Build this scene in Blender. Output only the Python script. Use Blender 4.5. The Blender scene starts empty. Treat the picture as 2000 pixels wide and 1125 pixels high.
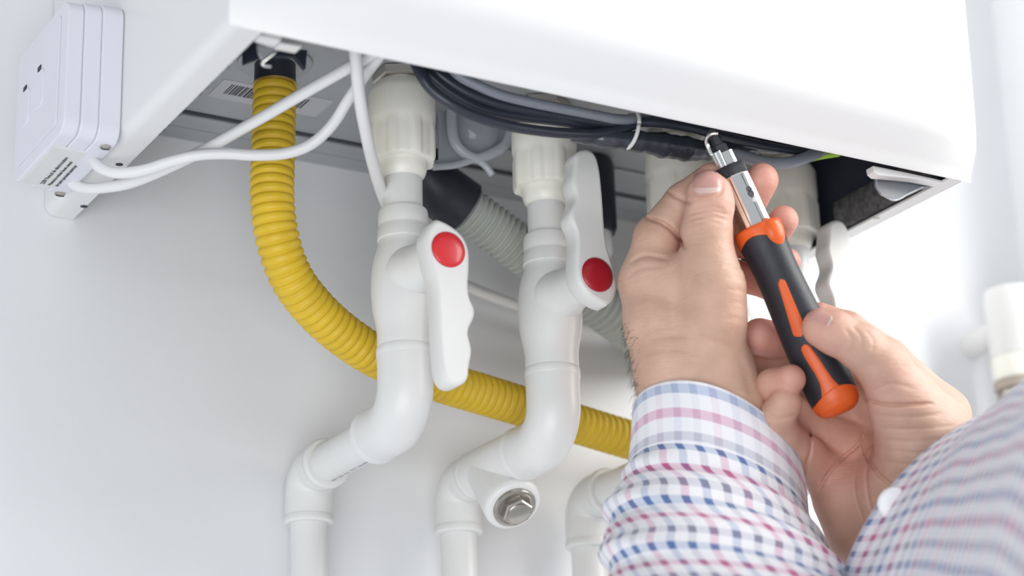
import bpy, bmesh, math, random
import numpy as np
from mathutils import Vector, Matrix
random.seed(4)
rng = np.random.default_rng(7)
scene = bpy.context.scene
col = scene.collection

# ------------------------------------------------------------------ camera
CAM = np.array([-.33325, -1.02265, -.41997])
YAW, PITCH, ROLL, FPX = .528225, .338341, -.030957, 4259.3
FW = np.array([math.sin(YAW)*math.cos(PITCH), math.cos(YAW)*math.cos(PITCH), math.sin(PITCH)])
_r0 = np.array([math.cos(YAW), -math.sin(YAW), 0.0]); _u0 = np.cross(_r0, FW)
RT = _r0*math.cos(ROLL) + _u0*math.sin(ROLL)
UP = -_r0*math.sin(ROLL) + _u0*math.cos(ROLL)
cd = bpy.data.cameras.new('camera'); cam = bpy.data.objects.new('camera', cd); col.objects.link(cam)
cam.matrix_world = Matrix(((RT[0], UP[0], -FW[0], CAM[0]), (RT[1], UP[1], -FW[1], CAM[1]), (RT[2], UP[2], -FW[2], CAM[2]), (0, 0, 0, 1)))
cd.sensor_width = 36; cd.lens = 36*FPX/2000; cd.clip_start = .02
cd.dof.use_dof = True; cd.dof.focus_distance = 1.095; cd.dof.aperture_fstop = 5.4
scene.camera = cam

# ------------------------------------------------------------------ light
w = bpy.data.worlds.new('world'); scene.world = w; w.use_nodes = True
w.node_tree.nodes['Background'].inputs[0].default_value = (.92, .955, 1, 1)
w.node_tree.nodes['Background'].inputs[1].default_value = .50
def area(name, loc, target, size, power, color):
    l = bpy.data.lights.new(name, 'AREA'); l.shape = 'RECTANGLE'; l.size, l.size_y = size; l.energy = power; l.color = color
    o = bpy.data.objects.new(name, l); col.objects.link(o); o.location = loc
    o.rotation_euler = (Vector(target)-Vector(loc)).to_track_quat('-Z', 'Y').to_euler(); return o
area('window_light', (1.20, -.85, .45), (.42, -.1, -.05), (.8, 1.2), 23, (1, .985, .96))
area('low_fill_light', (-1.45, -2.2, -1.45), (.15, -.05, .0), (2.2, 1.8), 46, (.97, .985, 1))  # added fill from low in front, brightens the wall and pan underneath
scene.view_settings.view_transform = 'Standard'; scene.view_settings.look = 'None'
scene.view_settings.exposure = .08; scene.view_settings.gamma = 1; scene.view_settings.use_curve_mapping = False

# ------------------------------------------------------------------ helpers
def at(u, v, x=None, y=None, z=None, d=None):
    """point on the ray of a picture position, on a given real plane (or at a given distance)"""
    r = FW + RT*(u-1000)/FPX + UP*(562.5-v)/FPX
    if d is not None: return CAM + r*d
    i, val = (0, x) if x is not None else (1, y) if y is not None else (2, z)
    return CAM + r*((val-CAM[i])/r[i])

def mat(name, color, rough=.5, metal=0, **k):
    m = bpy.data.materials.new(name); m.use_nodes = True; b = m.node_tree.nodes['Principled BSDF']
    b.inputs['Base Color'].default_value = (*color, 1); b.inputs['Roughness'].default_value = rough; b.inputs['Metallic'].default_value = metal
    for kk, vv in k.items():
        if kk == 'sss': b.inputs['Subsurface Weight'].default_value = vv[0]; b.inputs['Subsurface Radius'].default_value = vv[1]; b.inputs['Subsurface Scale'].default_value = vv[2]
        elif kk == 'trans': b.inputs['Transmission Weight'].default_value = vv
        elif kk == 'alpha': b.inputs['Alpha'].default_value = vv
        elif kk == 'coat': b.inputs['Coat Weight'].default_value = vv
    return m
def mottle(m, scale, amount, bump=0, bscale=None, detail=4):
    """procedural colour variation and fine relief on a principled material"""
    nt = m.node_tree; b = nt.nodes['Principled BSDF']; c = list(b.inputs['Base Color'].default_value)
    tc = nt.nodes.new('ShaderNodeTexCoord'); n = nt.nodes.new('ShaderNodeTexNoise'); n.inputs['Scale'].default_value = scale; n.inputs['Detail'].default_value = detail
    nt.links.new(tc.outputs['Object'], n.inputs['Vector'])
    rp = nt.nodes.new('ShaderNodeValToRGB'); e = rp.color_ramp.elements
    e[0].position, e[1].position = .3, .7
    e[0].color = (*[max(0, q*(1-amount)) for q in c[:3]], 1); e[1].color = (*[min(1, q*(1+amount)) for q in c[:3]], 1)
    nt.links.new(n.outputs['Fac'], rp.inputs['Fac']); nt.links.new(rp.outputs['Color'], b.inputs['Base Color'])
    if bump:
        n2 = nt.nodes.new('ShaderNodeTexNoise'); n2.inputs['Scale'].default_value = bscale or scale*5; n2.inputs['Detail'].default_value = 5
        nt.links.new(tc.outputs['Object'], n2.inputs['Vector'])
        bp = nt.nodes.new('ShaderNodeBump'); bp.inputs['Strength'].default_value = bump; bp.inputs['Distance'].default_value = .001
        nt.links.new(n2.outputs['Fac'], bp.inputs['Height']); nt.links.new(bp.outputs['Normal'], b.inputs['Normal'])
    return m

M = {}
M['wall'] = mottle(mat('wall_paint', (.80, .81, .83), .7), 6, .025, .25, 90)
M['enamel'] = mottle(mat('white_enamel', (.79, .79, .79), .32, coat=.2), 3, .012)
M['abs'] = mottle(mat('white_abs', (.76, .77, .84), .42), 20, .015)
M['pvc'] = mottle(mat('white_polypropylene', (.76, .76, .745), .36, sss=(.15, (1, .95, .85), .004)), 30, .02, .05, 160)
M['cream'] = mottle(mat('cream_nylon', (.90, .885, .80), .34, sss=(.3, (1, .9, .6), .006)), 60, .03, .05, 200)
M['red'] = mottle(mat('red_plastic', (.68, .028, .035), .35, coat=.2), 60, .05)
M['shaded_red'] = mottle(mat('shaded_red_plastic', (.40, .008, .022), .35, coat=.2), 60, .05)  # darker copy of the red, the second cap's shade put into its colour
M['yellow'] = mottle(mat('yellow_rubber', (.70, .47, .022), .46), 70, .08, .1, 300)
M['greyhose'] = mottle(mat('grey_hose', (.50, .52, .49), .5), 60, .05)
M['black'] = mottle(mat('black_rubber', (.018, .021, .033), .42), 50, .15)
M['pan'] = mottle(mat('galvanised_steel', (.45, .47, .49), .45, .35), 25, .06, .04, 200)
M['groove'] = mottle(mat('dark_hole_and_seam_shade', (.04, .045, .06), .7), 30, .1)  # flat dark: shade of the pan grooves, also rivets and slots
M['foam'] = mottle(mat('dark_foam', (.085, .083, .088), .95), 260, .55, .8, 400)
M['liner'] = mottle(mat('dark_liner', (.016, .020, .036), .75), 40, .2)
M['chrome'] = mottle(mat('chrome', (.86, .87, .86), .09, 1), 20, .02)
M['nickel'] = mottle(mat('brushed_nickel', (.50, .47, .43), .28, 1), 90, .06, .1, 300)
M['orange'] = mottle(mat('orange_plastic', (.80, .125, .018), .36), 40, .04)
M['gripblack'] = mottle(mat('black_grip_rubber', (.020, .022, .030), .48), 80, .1, .1, 700)
M['cable_w'] = mottle(mat('white_cable', (.80, .80, .80), .4), 40, .02)
M['cable_d'] = mottle(mat('dark_cable', (.030, .037, .055), .36), 60, .12)
M['cable_g'] = mottle(mat('grey_cable', (.24, .27, .31), .36), 60, .06)
M['sheath'] = mottle(mat('dark_sheath', (.035, .040, .055), .28, coat=.4), 30, .3, .5, 60)
M['tie'] = mottle(mat('nylon_tie', (.72, .73, .70), .4), 40, .03)
M['green'] = mottle(mat('green_wire', (.30, .52, .03), .4), 40, .05)
M['clear'] = mottle(mat('clear_plastic', (.66, .69, .74), .12, trans=.7, alpha=.62), 30, .05)
M['clearframe'] = mottle(mat('frosted_plastic', (.52, .55, .60), .25, trans=.2), 30, .05)
M['smoke'] = mottle(mat('smoked_plastic', (.13, .14, .16), .3), 30, .1)
M['tan'] = mottle(mat('tan_tube', (.42, .36, .30), .5), 30, .08)
M['label'] = mottle(mat('label_paper', (.72, .73, .72), .6), 40, .02)
M['label_grey'] = mottle(mat('grey_sticker', (.55, .56, .60), .5), 40, .03)
M['ink'] = mottle(mat('ink', (.035, .037, .05), .6), 40, .1)
M['ink_soft'] = mottle(mat('pale_ink', (.45, .45, .50), .6), 40, .1)
M['brass'] = mottle(mat('brass', (.75, .52, .16), .25, 1), 40, .05)
M['nail'] = mat('fingernail', (.60, .33, .29), .3, sss=(.3, (1, .4, .3), .002))
M['lunula'] = mottle(mat('nail_lunula', (.68, .50, .46), .32), 40, .03)
mottle(M['nail'], 120, .06)
M['hair'] = mottle(mat('arm_hair', (.05, .035, .028), .5), 40, .2)
M['button'] = mottle(mat('shirt_button', (.9, .9, .92), .25), 40, .02)

def link(o, parent=None):
    col.objects.link(o)
    if parent:
        o.parent = parent
        if parent.type == 'EMPTY': o.matrix_parent_inverse = Matrix.Translation(-parent.location)
    return o
def mesh(name, v, f, m, parent=None, smooth=True, uv=None, bevel=None, sharp=None):
    me = bpy.data.meshes.new(name)
    me.from_pydata([tuple(map(float, p)) for p in v], [], f)
    if uv is not None:
        l = me.uv_layers.new(name='UVMap')
        vi = np.empty(len(me.loops), dtype=np.int32); me.loops.foreach_get('vertex_index', vi)
        l.data.foreach_set('uv', np.asarray(uv, dtype=np.float32)[vi].ravel())
    me.materials.append(m)
    me.validate(); me.update()
    if len(me.polygons) < 60000:
        bm = bmesh.new(); bm.from_mesh(me); bmesh.ops.recalc_face_normals(bm, faces=bm.faces); bm.to_mesh(me); bm.free()
    if smooth:
        me.polygons.foreach_set('use_smooth', [True]*len(me.polygons))
        if sharp: me.set_sharp_from_angle(angle=math.radians(sharp))
    o = link(bpy.data.objects.new(name, me), parent)
    if bevel:
        b = o.modifiers.new('bevel', 'BEVEL'); b.width = bevel; b.segments = 3; b.limit_method = 'ANGLE'; b.angle_limit = math.radians(40)
        b.harden_normals = True
    return o
def empty(name, loc, label, cat, group=None):
    o = link(bpy.data.objects.new(name, None)); o.empty_display_size = .02
    o['label'] = label; o['category'] = cat
    if group: o['group'] = group
    o.location = [float(q) for q in loc]   # parts are modelled in world coordinates
    return o
def tag(o, label, cat, group=None):
    o['label'] = label; o['category'] = cat
    if group: o['group'] = group
    return o
def join_geo(parts):
    V, F = [], []
    for v, f in parts:
        n = len(V); V.extend(v); F.extend([tuple(i+n for i in q) for q in f])
    return V, F
def box(x0, x1, y0, y1, z0, z1):
    v = [(x, y, z) for x in (x0, x1) for y in (y0, y1) for z in (z0, z1)]
    return v, [(0, 1, 3, 2), (4, 6, 7, 5), (0, 4, 5, 1), (2, 3, 7, 6), (0, 2, 6, 4), (1, 5, 7, 3)]
def frame(axis, hint=(0, 0, 1)):
    a = np.array(axis, float); a /= np.linalg.norm(a); h = np.array(hint, float)
    if abs(a @ h) > .95: h = np.array((1., 0, 0))
    b = np.cross(a, h); b /= np.linalg.norm(b); return a, b, np.cross(b, a)
def lathe(o, axis, prof, n=40, hint=(0, 0, 1), rmod=None):
    """prof: (distance along axis, radius); closed at both ends"""
    a, b, c = frame(axis, hint); o = np.array(o, float); V, F = [], []
    for h, r in prof:
        for i in range(n):
            t = 2*math.pi*i/n; rr = r if rmod is None else rmod(h, r, t)
            V.append(o+a*h+(b*math.cos(t)+c*math.sin(t))*rr)
    for j in range(len(prof)-1):
        for i in range(n):
            k = (i+1) % n; F.append((j*n+i, j*n+k, (j+1)*n+k, (j+1)*n+i))
    F.append(tuple(range(n))[::-1]); F.append(tuple(range((len(prof)-1)*n, len(prof)*n)))
    return V, F
def spline(pts, step):
    P = np.array(pts, float); P = np.vstack([2*P[0]-P[1], P, 2*P[-1]-P[-2]]); out = []
    for i in range(1, len(P)-2):
        p0, p1, p2, p3 = P[i-1:i+3]; n = max(2, int(np.linalg.norm(p2-p1)/step*2))
        for k in range(n):
            t = k/n; out.append(.5*((2*p1)+(-p0+p2)*t+(2*p0-5*p1+4*p2-p3)*t*t+(-p0+3*p1-3*p2+p3)*t**3))
    out.append(P[-2]); out = np.array(out)
    s = np.r_[0, np.cumsum(np.linalg.norm(np.diff(out, axis=0), axis=1))]
    q = np.linspace(0, s[-1], max(3, int(s[-1]/step)+1))
    return np.stack([np.interp(q, s, out[:, i]) for i in range(3)], 1), q
def tube(path, rad, n=16, s=None):
    """rad: number, list or function of arc length"""
    P = np.array(path, float); m = len(P)
    if s is None: s = np.r_[0, np.cumsum(np.linalg.norm(np.diff(P, axis=0), axis=1))]
    R = np.array([rad(q) for q in s]) if callable(rad) else np.full(m, rad) if np.isscalar(rad) else np.array(rad)
    T = np.gradient(P, axis=0); T /= np.linalg.norm(T, axis=1)[:, None]
    _, b, c = frame(T[0]); V = []
    for i in range(m):
        b = b-T[i]*(b@T[i]); b /= np.linalg.norm(b); c = np.cross(T[i], b)
        for k in range(n):
            t = 2*math.pi*k/n; V.append(P[i]+(b*math.cos(t)+c*math.sin(t))*R[i])
    F = [(j*n+i, j*n+(i+1) % n, (j+1)*n+(i+1) % n, (j+1)*n+i) for j in range(m-1) for i in range(n)]
    F.append(tuple(range(n))[::-1]); F.append(tuple(range((m-1)*n, m*n)))
    return V, F
def extrude(outline, vec):
    """outline: 3D points of a planar loop, extruded by vec"""
    n = len(outline); vec = np.array(vec); V = [np.array(p) for p in outline]+[np.array(p)+vec for p in outline]
    return V, [tuple(range(n))[::-1], tuple(range(n, 2*n))]+[(i, (i+1) % n, n+(i+1) % n, n+i) for i in range(n)]
def rrect(w, h, r, n=6):
    out = []
    for cx, cy, a0 in ((w/2-r, h/2-r, 0), (-w/2+r, h/2-r, 90), (-w/2+r, -h/2+r, 180), (w/2-r, -h/2+r, 270)):
        for k in range(n+1):
            a = math.radians(a0+90*k/n); out.append((cx+r*math.cos(a), cy+r*math.sin(a)))
    return out
def text_mesh(name, body, size, origin, right, up, m, parent, align='LEFT', depth=.00006):
    c = bpy.data.curves.new(name, 'FONT'); c.body = body; c.size = size; c.extrude = depth; c.align_x = align
    t = bpy.data.objects.new(name+'_curve', c); col.objects.link(t)
    me = bpy.data.meshes.new_from_object(t); bpy.data.objects.remove(t); bpy.data.curves.remove(c)
    r = Vector(right).normalized(); u = Vector(up).normalized(); n = r.cross(u)
    me.transform(Matrix(((r.x, u.x, n.x, origin[0]), (r.y, u.y, n.y, origin[1]), (r.z, u.z, n.z, origin[2]), (0, 0, 0, 1))))
    me.materials.clear(); me.materials.append(m); me.name = name
    return link(bpy.data.objects.new(name, me), parent)

# ------------------------------------------------------------------ the setting
WY = .012
s = mesh('wall_back', *box(-1.8, 2.4, WY, WY+.1, -1.4, 1.2), M['wall'], smooth=False); s['kind'] = 'structure'
s = mesh('wall_right', *box(.672, 2.4, -.10, WY, -1.4, 1.2), M['wall'], smooth=False); s['kind'] = 'structure'

# ------------------------------------------------------------------ boiler
D, ZP, XL, XR = .2342, .057, -.0102, .402
boiler = empty('boiler', (.2, -.12, 0), 'large white wall-hung gas boiler seen from below, its underside open', 'boiler')
def side_profile(x, sgn, wid):
    r = .006; pts = [(x, .66)]
    for k in range(7):
        a = math.pi*k/12; pts.append((x+sgn*r*(1-math.cos(a)), r*(1-math.sin(a))))
    pts += [(x+sgn*wid, 0), (x+sgn*wid, .0012), (x+sgn*(r+.001), .0012), (x+sgn*.0013, .0075), (x+sgn*.0013, .66)]
    return pts
for x, sg, wd in ((XL, 1, .0155), (XR, -1, .0125)):
    pr = side_profile(x, sg, wd)
    V, F = extrude([(a, -D, b) for a, b in pr], (0, D+WY-.0005, 0))
    mesh('side_panel', V, F, M['enamel'], boiler, sharp=40)
# front cover, bowed in plan, with a sloping lower edge
NX = 28; prof_n = 14; V, F = [], []
for i in range(NX+1):
    t = i/NX; x = XL+.0005+(XR+.0015-XL)*t
    dz = .0215-.006*t; dy = .021-.003*t; e = min(t, 1-t)*NX
    rnd = 1-(1-min(1, t/.22))**2*.97-(1-min(1, (1-t)/.10))**2*.6
    bow = .006*math.sin(math.pi*t)
    P = [(-D+.0015, .003), (-D, .0005), (-D-.0010, 0), (-D-.0022*rnd, .0008)]
    for k in range(6):
        q = (k+1)/6; P.append((-D-dy*rnd*q**.93-bow*q*.3, .0008+dz*q))
    P += [(-D-(dy+.002)*rnd-bow*.35, dz+.006), (-D-(dy+.004)*rnd-bow*.5, dz+.016), (-D-(dy+.007)*rnd-bow*.8, dz+.05), (-D-(dy+.010)*rnd-bow, dz+.12), (-D-(dy+.012)*rnd-bow, .66), (-D+.0015, .66)]
    V += [(x, a, b) for a, b in P]; prof_n = len(P)
for i in range(NX):
    for j in range(prof_n-1): F.append((i*prof_n+j, (i+1)*prof_n+j, (i+1)*prof_n+j+1, i*prof_n+j+1))
F.append(tuple(range(prof_n))); F.append(tuple(range(NX*prof_n, (NX+1)*prof_n))[::-1])
mesh('front_cover', V, F, M['enamel'], boiler, sharp=60)
mesh('bottom_pan', *box(XL+.004, XR-.004, -D+.002, WY-.0005, ZP, ZP+.002), M['pan'], boiler, smooth=False)
for y0, y1, h in ((-.0065, -.0045, .0006), (-.0255, -.0235, .0006)):
    mesh('pan_seam_shade', *box(XL+.02, XR-.02, y0, y1, ZP-h, ZP), M['groove'], boiler, smooth=False)  # thin dark strips, groove shade put in as colour
mesh('pan_rib', *box(XL+.016, XR-.014, -.0225, -.0075, ZP-.0022, ZP), M['pan'], boiler, bevel=.0015)
for xa, xb, ya, yb in ((.255, .34, -.058, -.034), (.20, .245, -.055, -.032)):
    mesh('pan_rib', *box(xa, xb, ya, yb, ZP-.0018, ZP), M['pan'], boiler, bevel=.0012)
mesh('insulation_liner', *box(XR-.0075, XR-.0015, -D+.003, WY-.001, .0015, ZP), M['liner'], boiler, smooth=False)
mesh('insulation_liner', *box(XL+.0015, XL+.0075, -D+.02, -.02, .004, ZP), M['liner'], boiler, smooth=False)
mesh('front_liner', *box(XL+.01, XR-.01, -D+.0016, -D+.004, .004, ZP), M['liner'], boiler, smooth=False)
for xa, xb, ya, yb in ((XR-.0150, XR-.0076, -D+.012, -.142), (XL+.0076, XL+.0185, -D+.022, -.105)):
    n = 44; V = []; F = []
    zt = .0022
    for i in range(n+1):
        y = ya+(yb-ya)*i/n; j1, j2, j3 = rng.normal(0, .00035, 3)
        if xa > .2: P = [(xb, zt), (xa+.001+j1, zt+.001+j2), (xa+j3, .019+j1), (xb, .022)]
        else: P = [(xa, zt), (xb+j1, zt+.0010+j2*.3), (xb-.001+j3, .008), (xa, .010)]
        V += [(p, y, q) for p, q in P]
    for i in range(n):
        for j in range(4): F.append((i*4+j, i*4+(j+1) % 4, (i+1)*4+(j+1) % 4, (i+1)*4+j))
    F += [(3, 2, 1, 0), tuple(range(n*4, n*4+4))]
    mesh('foam_strip', V, F, M['foam'], boiler)
# screw holes in the flanges (dark rivets)
for u, v in ((233, 321), (164, 403)):
    p = at(u, v, z=0); mesh('rivet', *lathe((p[0], p[1], .0002), (0, 0, -1), [(0, .0019), (.0004, .0019), (.0006, .0012)], 16), M['groove'], boiler)
p = at(1712, 426, z=0); mesh('rivet', *lathe((p[0], p[1], .0002), (0, 0, -1), [(0, .0016), (.0004, .0016), (.0006, .001)], 16), M['nickel'], boiler)
# dark cutout sheet and clips at the front corners
def px_poly(pts, y, thick): return extrude([at(u, v, y=y) for u, v in pts], (0, thick, 0))
mesh('dark_cutout_sheet', *px_poly([(478, 86), (503, 68), (520, 90), (600, 98), (597, 134), (577, 110), (520, 108), (478, 124)], -.185, .003), M['liner'], boiler, smooth=False)  # flat dark sheet standing for the shaded cutout in the pan
mesh('clip', *px_poly([(503, 62), (515, 61), (553, 70), (548, 82), (508, 73)], -.228, .006), M['enamel'], boiler, bevel=.0006)
mesh('clip', *px_poly([(548, 82), (592, 88), (587, 95), (545, 87)], -.226, .006), M['enamel'], boiler, bevel=.0006)
pts = [at(u, v, y=-.215) for u, v in ((514, 78), (517, 86), (530, 90), (540, 92), (541, 96), (530, 108), (517, 118), (512, 123), (516, 128), (529, 130))]
mesh('spring_hook', *tube(spline(pts, .0006)[0], .0007, 8), M['chrome'], boiler)
mesh('spring_hook_blade', *px_poly([(512, 77), (517, 88), (539, 92), (538, 96), (514, 118), (506, 104), (503, 88)], -.213, .0012), M['pan'], boiler, smooth=False)
mesh('clip', *px_poly([(1705, 323), (1765, 335), (1842, 352), (1838, 358), (1790, 349), (1762, 346), (1715, 342), (1707, 335)], -.229, .006), M['enamel'], boiler, bevel=.0006)
o = px_poly([(1711, 344), (1712, 362), (1722, 378), (1748, 390), (1775, 378), (1800, 366), (1812, 368), (1815, 358), (1790, 353), (1760, 352)], -.222, .002)
mesh('clip_bracket', *o, M['smoke'], boiler, smooth=False)
pts = [at(u, v, y=-.2225) for u, v in ((1711, 346), (1713, 364), (1724, 380), (1748, 391), (1775, 379), (1801, 367), (1814, 366))]
mesh('clip_rim', *tube(spline(pts, .0008)[0], .0006, 8), M['clear'], boiler)
# barcode sticker on the pan
sa, sb = at(430, 172, z=ZP), at(592, 208, z=ZP)
x0, x1 = .036, .072
c0 = at(445, 176, z=ZP); yb = c0[1]; xs = c0[0]-.007
stk = mesh('barcode_sticker', *box(xs, xs+.062, yb-.012, yb+.011, ZP-.0003, ZP), M['label_grey'], boiler, smooth=False)
x = xs+.006; parts = []
while x < xs+.050:
    wd = random.choice((.0006, .0009, .0013)); parts.append(box(x, x+wd, yb-.008, yb+.004, ZP-.00042, ZP-.0003)); x += wd+random.choice((.0004, .0006, .0009))
mesh('barcode', *join_geo(parts), M['ink'], stk, smooth=False)

# ------------------------------------------------------------------ wiring box on the left side panel
wb = empty('wiring_box', (-.025, -.06, 0), 'pale grey plastic wiring box with a printed warning label, fixed on the boiler side', 'electrical box')
yc, zc, bw, bh = -.0625, .0335, .081, .073
def layer(name, xa, xb, inset, m, r=.008, zoff=0):
    o2 = [(xa, yc+a, zc+zoff+b) for a, b in rrect(bw-2*inset, bh-2*inset, r)]
    V, F = extrude(o2, (xb-xa, 0, 0)); return mesh(name, V, F, m, wb, bevel=.0009, sharp=50)
layer('base', XL-.0002, -.0212, 0, M['abs'])
layer('middle_frame', -.0212, -.030, .0006, M['abs'])
cov = layer('cover', -.030, -.0382, .0014, M['abs'])
xf = -.0382
V, F = extrude([(xf, yc+.002+a, zc+.001+b) for a, b in rrect(.062, .058, .003)], (-.0007, 0, 0)); mesh('face_panel', V, F, M['abs'], cov, bevel=.0003)
for (u, v) in ((78, 134), (50, 173)):
    q = at(u, v, x=xf-.0007); mesh('slot', *box(xf-.0012, xf-.0006, q[1]-.0022, q[1]+.0022, q[2]-.0012, q[2]+.0012), M['groove'], cov, smooth=False)
for (u, v) in ((77, 176), (49, 213)):
    q = at(u, v, x=xf-.0007); V, F = extrude([(xf-.0006, q[1]+a, q[2]+b) for a, b in rrect(.014, .020, .004)], (-.0007, 0, 0)); mesh('switch_rocker', V, F, M['abs'], cov, bevel=.0003)
zb = zc-bh/2
for (u, v) in ((206, 287), (127, 380)):
    q = at(u, v, z=zb); sc = mesh('screw', *lathe((min(q[0], XL-.0045), q[1], zb+.0002), (0, 0, -1), [(0, .0028), (.0007, .0028), (.0013, .0017)], 20), M['nickel'], wb, sharp=40)
    mesh('screw_slot', *box(min(q[0], XL-.0045)-.0021, min(q[0], XL-.0045)+.0021, q[1]-.0004, q[1]+.0004, zb-.0013, zb-.0009), M['ink'], sc, smooth=False)
lab = mesh('warning_label', *box(-.0362, -.0205, -.083, -.034, zb-.0003, zb+.0014), M['label'], wb, smooth=False)
for i, (tx, sz) in enumerate((('220V Pericol de electrocutare', .0031), ('Montarea trebuie facuta numai', .0027), ('de catre personal autorizat', .0027))):
    text_mesh('label_text', tx, sz, (-.0262+i*.0036, -.0365, zb-.0004), (0, -1, 0), (-1, 0, 0), M['ink'], lab)

# ------------------------------------------------------------------ white cables
def cable(name, pts, r, m, label, group=None, n=12, cat='cable', step=.002):
    P, s_ = spline([at(p[0], p[1], y=p[2]) if len(p) == 3 else np.array(p[3:]) for p in pts], step)
    return tag(mesh(name, *tube(P, r, n, s_), m), label, cat, group)
W3 = 'white cables under the boiler'
cable('white_cable', [(138, 356, -.040), (150, 363, -.044), (172, 368, -.050), (205, 366, -.058), (255, 357, -.070), (320, 331, -.088), (400, 292, -.108), (500, 236, -.133), (600, 178, -.158), (690, 127, -.182), (760, 88, -.205)], .0029, M['cable_w'], 'straight white cable rising from the wiring box up across the yellow hose', W3)
cable('white_cable', [(178, 308, -.072), (186, 319, -.077), (203, 331, -.083), (232, 338, -.090), (280, 333, -.098), (335, 315, -.106), (385, 303, -.114), (440, 300, -.120), (500, 303, -.126), (560, 299, -.132), (610, 280, -.139), (650, 242, -.148), (680, 195, -.160), (712, 148, -.175), (752, 95, -.198)], .0028, M['cable_w'], 'white cable sagging in a curve across the yellow hose', W3)
cable('white_cable', [(690, 60, -.200), (695, 110, -.196), (701, 180, -.185), (713, 250, -.165), (730, 325, -.135), (752, 392, -.105), (785, 450, -.085), (845, 520, -.05), (915, 560, -.022), (1000, 593, -.010), (1120, 637, -.006), (1230, 663, -.004), (1400, 695, -.002), (1600, 735, .006)], .0031, M['cable_w'], 'white cable dropping behind the first valve and along the wall', W3)

# ------------------------------------------------------------------ yellow corrugated gas hose
gh = empty('gas_hose', (.07, -.1, .05), 'yellow corrugated gas hose curving down and right behind the valves', 'hose')
P, s_ = spline([at(537, 168, y=-.1), at(535, 230, y=-.1), at(533, 310, y=-.1), at(532, 395, y=-.1), at(543, 470, y=-.098), at(568, 540, y=-.093), at(610, 598, y=-.086), at(668, 652, y=-.079), at(745, 701, y=-.072), at(850, 742, y=-.062), at(945, 771, y=-.054), at(1030, 797, y=-.048), at(1130, 829, y=-.042), at(1240, 862, y=-.036), at(1340, 888, y=-.022), at(1400, 895, y=.006)], .00042)
PITCHH = .00465
def corr(q):
    t = (q/PITCHH) % 1; return .0095+.00155*(1-abs(2*t-1)**3.0)
mesh('hose', *tube(P, corr, 36, s_), M['yellow'], gh)
hx, hy = P[0][0], P[0][1]
zt = P[0][2]
mesh('black_connector', *lathe((hx, hy, ZP), (0, 0, -1), [(0, .0104), (.004, .0104), (ZP-zt-.0012, .0106), (ZP-zt-.0004, .0102)], 40), M['black'], gh, sharp=40)
mesh('clamp_ring', *lathe((hx, hy, zt+.0012), (0, 0, -1), [(0, .0104), (.0004, .0112), (.0016, .0112), (.002, .0104)], 40), M['brass'], gh, sharp=40)
mesh('washer', *lathe((hx, hy, ZP), (0, 0, -1), [(0, .0190), (.0012, .0190), (.0018, .0180), (.0018, .0106)], 40), M['pan'], gh, sharp=40)

# ------------------------------------------------------------------ water pipes with valves
YP, PX = -.116, .000264
zv = lambda v: at(792, v, y=YP)[2]
HB_Y, HF_Y = -.151, -.1625
hpx = [(850, 424), (866, 430), (885, 442), (903, 460), (913, 485), (914, 520), (912, 555), (915, 578), (922, 593), (925, 606), (922, 620), (914, 636), (912, 650), (917, 668), (919, 683), (916, 700), (913, 718), (912, 733), (902, 745), (885, 750), (871, 744), (862, 728), (857, 700), (854, 660), (852, 620), (850, 580), (846, 545), (838, 515), (831, 485), (828, 458), (836, 436)]
hc = at(871, 485, y=-.1603)
hloc = [(at(u, v, y=-.1603)-hc)[[0, 2]] for u, v in hpx]
# smooth closed outline
hl3, _ = spline([(a, 0, b) for a, b in hloc]+[(hloc[0][0], 0, hloc[0][1])], .0012); hl3 = hl3[:-1]
# rounded outline of the finger grip: chamfer rings inwards
def handle_geo(X, Z, up):
    sgn = -1 if up else 1
    O = np.array([(a*sgn, b*sgn) for a, _, b in hl3]); n = len(O)
    tn = np.roll(O, -1, 0)-np.roll(O, 1, 0); nn = np.stack([tn[:, 1], -tn[:, 0]], 1); nn /= np.linalg.norm(nn, axis=1)[:, None]
    if ((O+nn*.001).mean(0)-O.mean(0)) @ np.array([0, 0]) != 0: pass
    area_ = .5*np.sum(O[:, 0]*np.roll(O[:, 1], -1)-np.roll(O[:, 0], -1)*O[:, 1]); inw = nn*(-1 if area_ > 0 else 1)
    rings = [(HB_Y, .0014), (HB_Y-.0006, .0004), (HB_Y-.0016, 0), (HF_Y+.0022, 0), (HF_Y+.0010, .0004), (HF_Y+.0003, .0011), (HF_Y, .0019)]
    V = []; F = []
    for y, ins in rings:
        Q = O+inw*ins
        for _ in range(int(ins*4000)): Q = (np.roll(Q, 1, 0)+2*Q+np.roll(Q, -1, 0))/4
        V += [(X+a, y, Z+b) for a, b in Q]
    for j in range(len(rings)-1):
        F += [(j*n+i, j*n+(i+1) % n, (j+1)*n+(i+1) % n, (j+1)*n+i) for i in range(n)]
    F.append(tuple(range(n))[::-1]); F.append(tuple(range((len(rings)-1)*n, len(rings)*n)))
    return V, F
def arc(c, r, a0, a1, n=10): return [(c[0]+r*math.cos(math.radians(a0+(a1-a0)*k/n)), c[1]+r*math.sin(math.radians(a0+(a1-a0)*k/n))) for k in range(n+1)]
ZH = -.1275   # height of the legs running back to the wall
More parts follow.
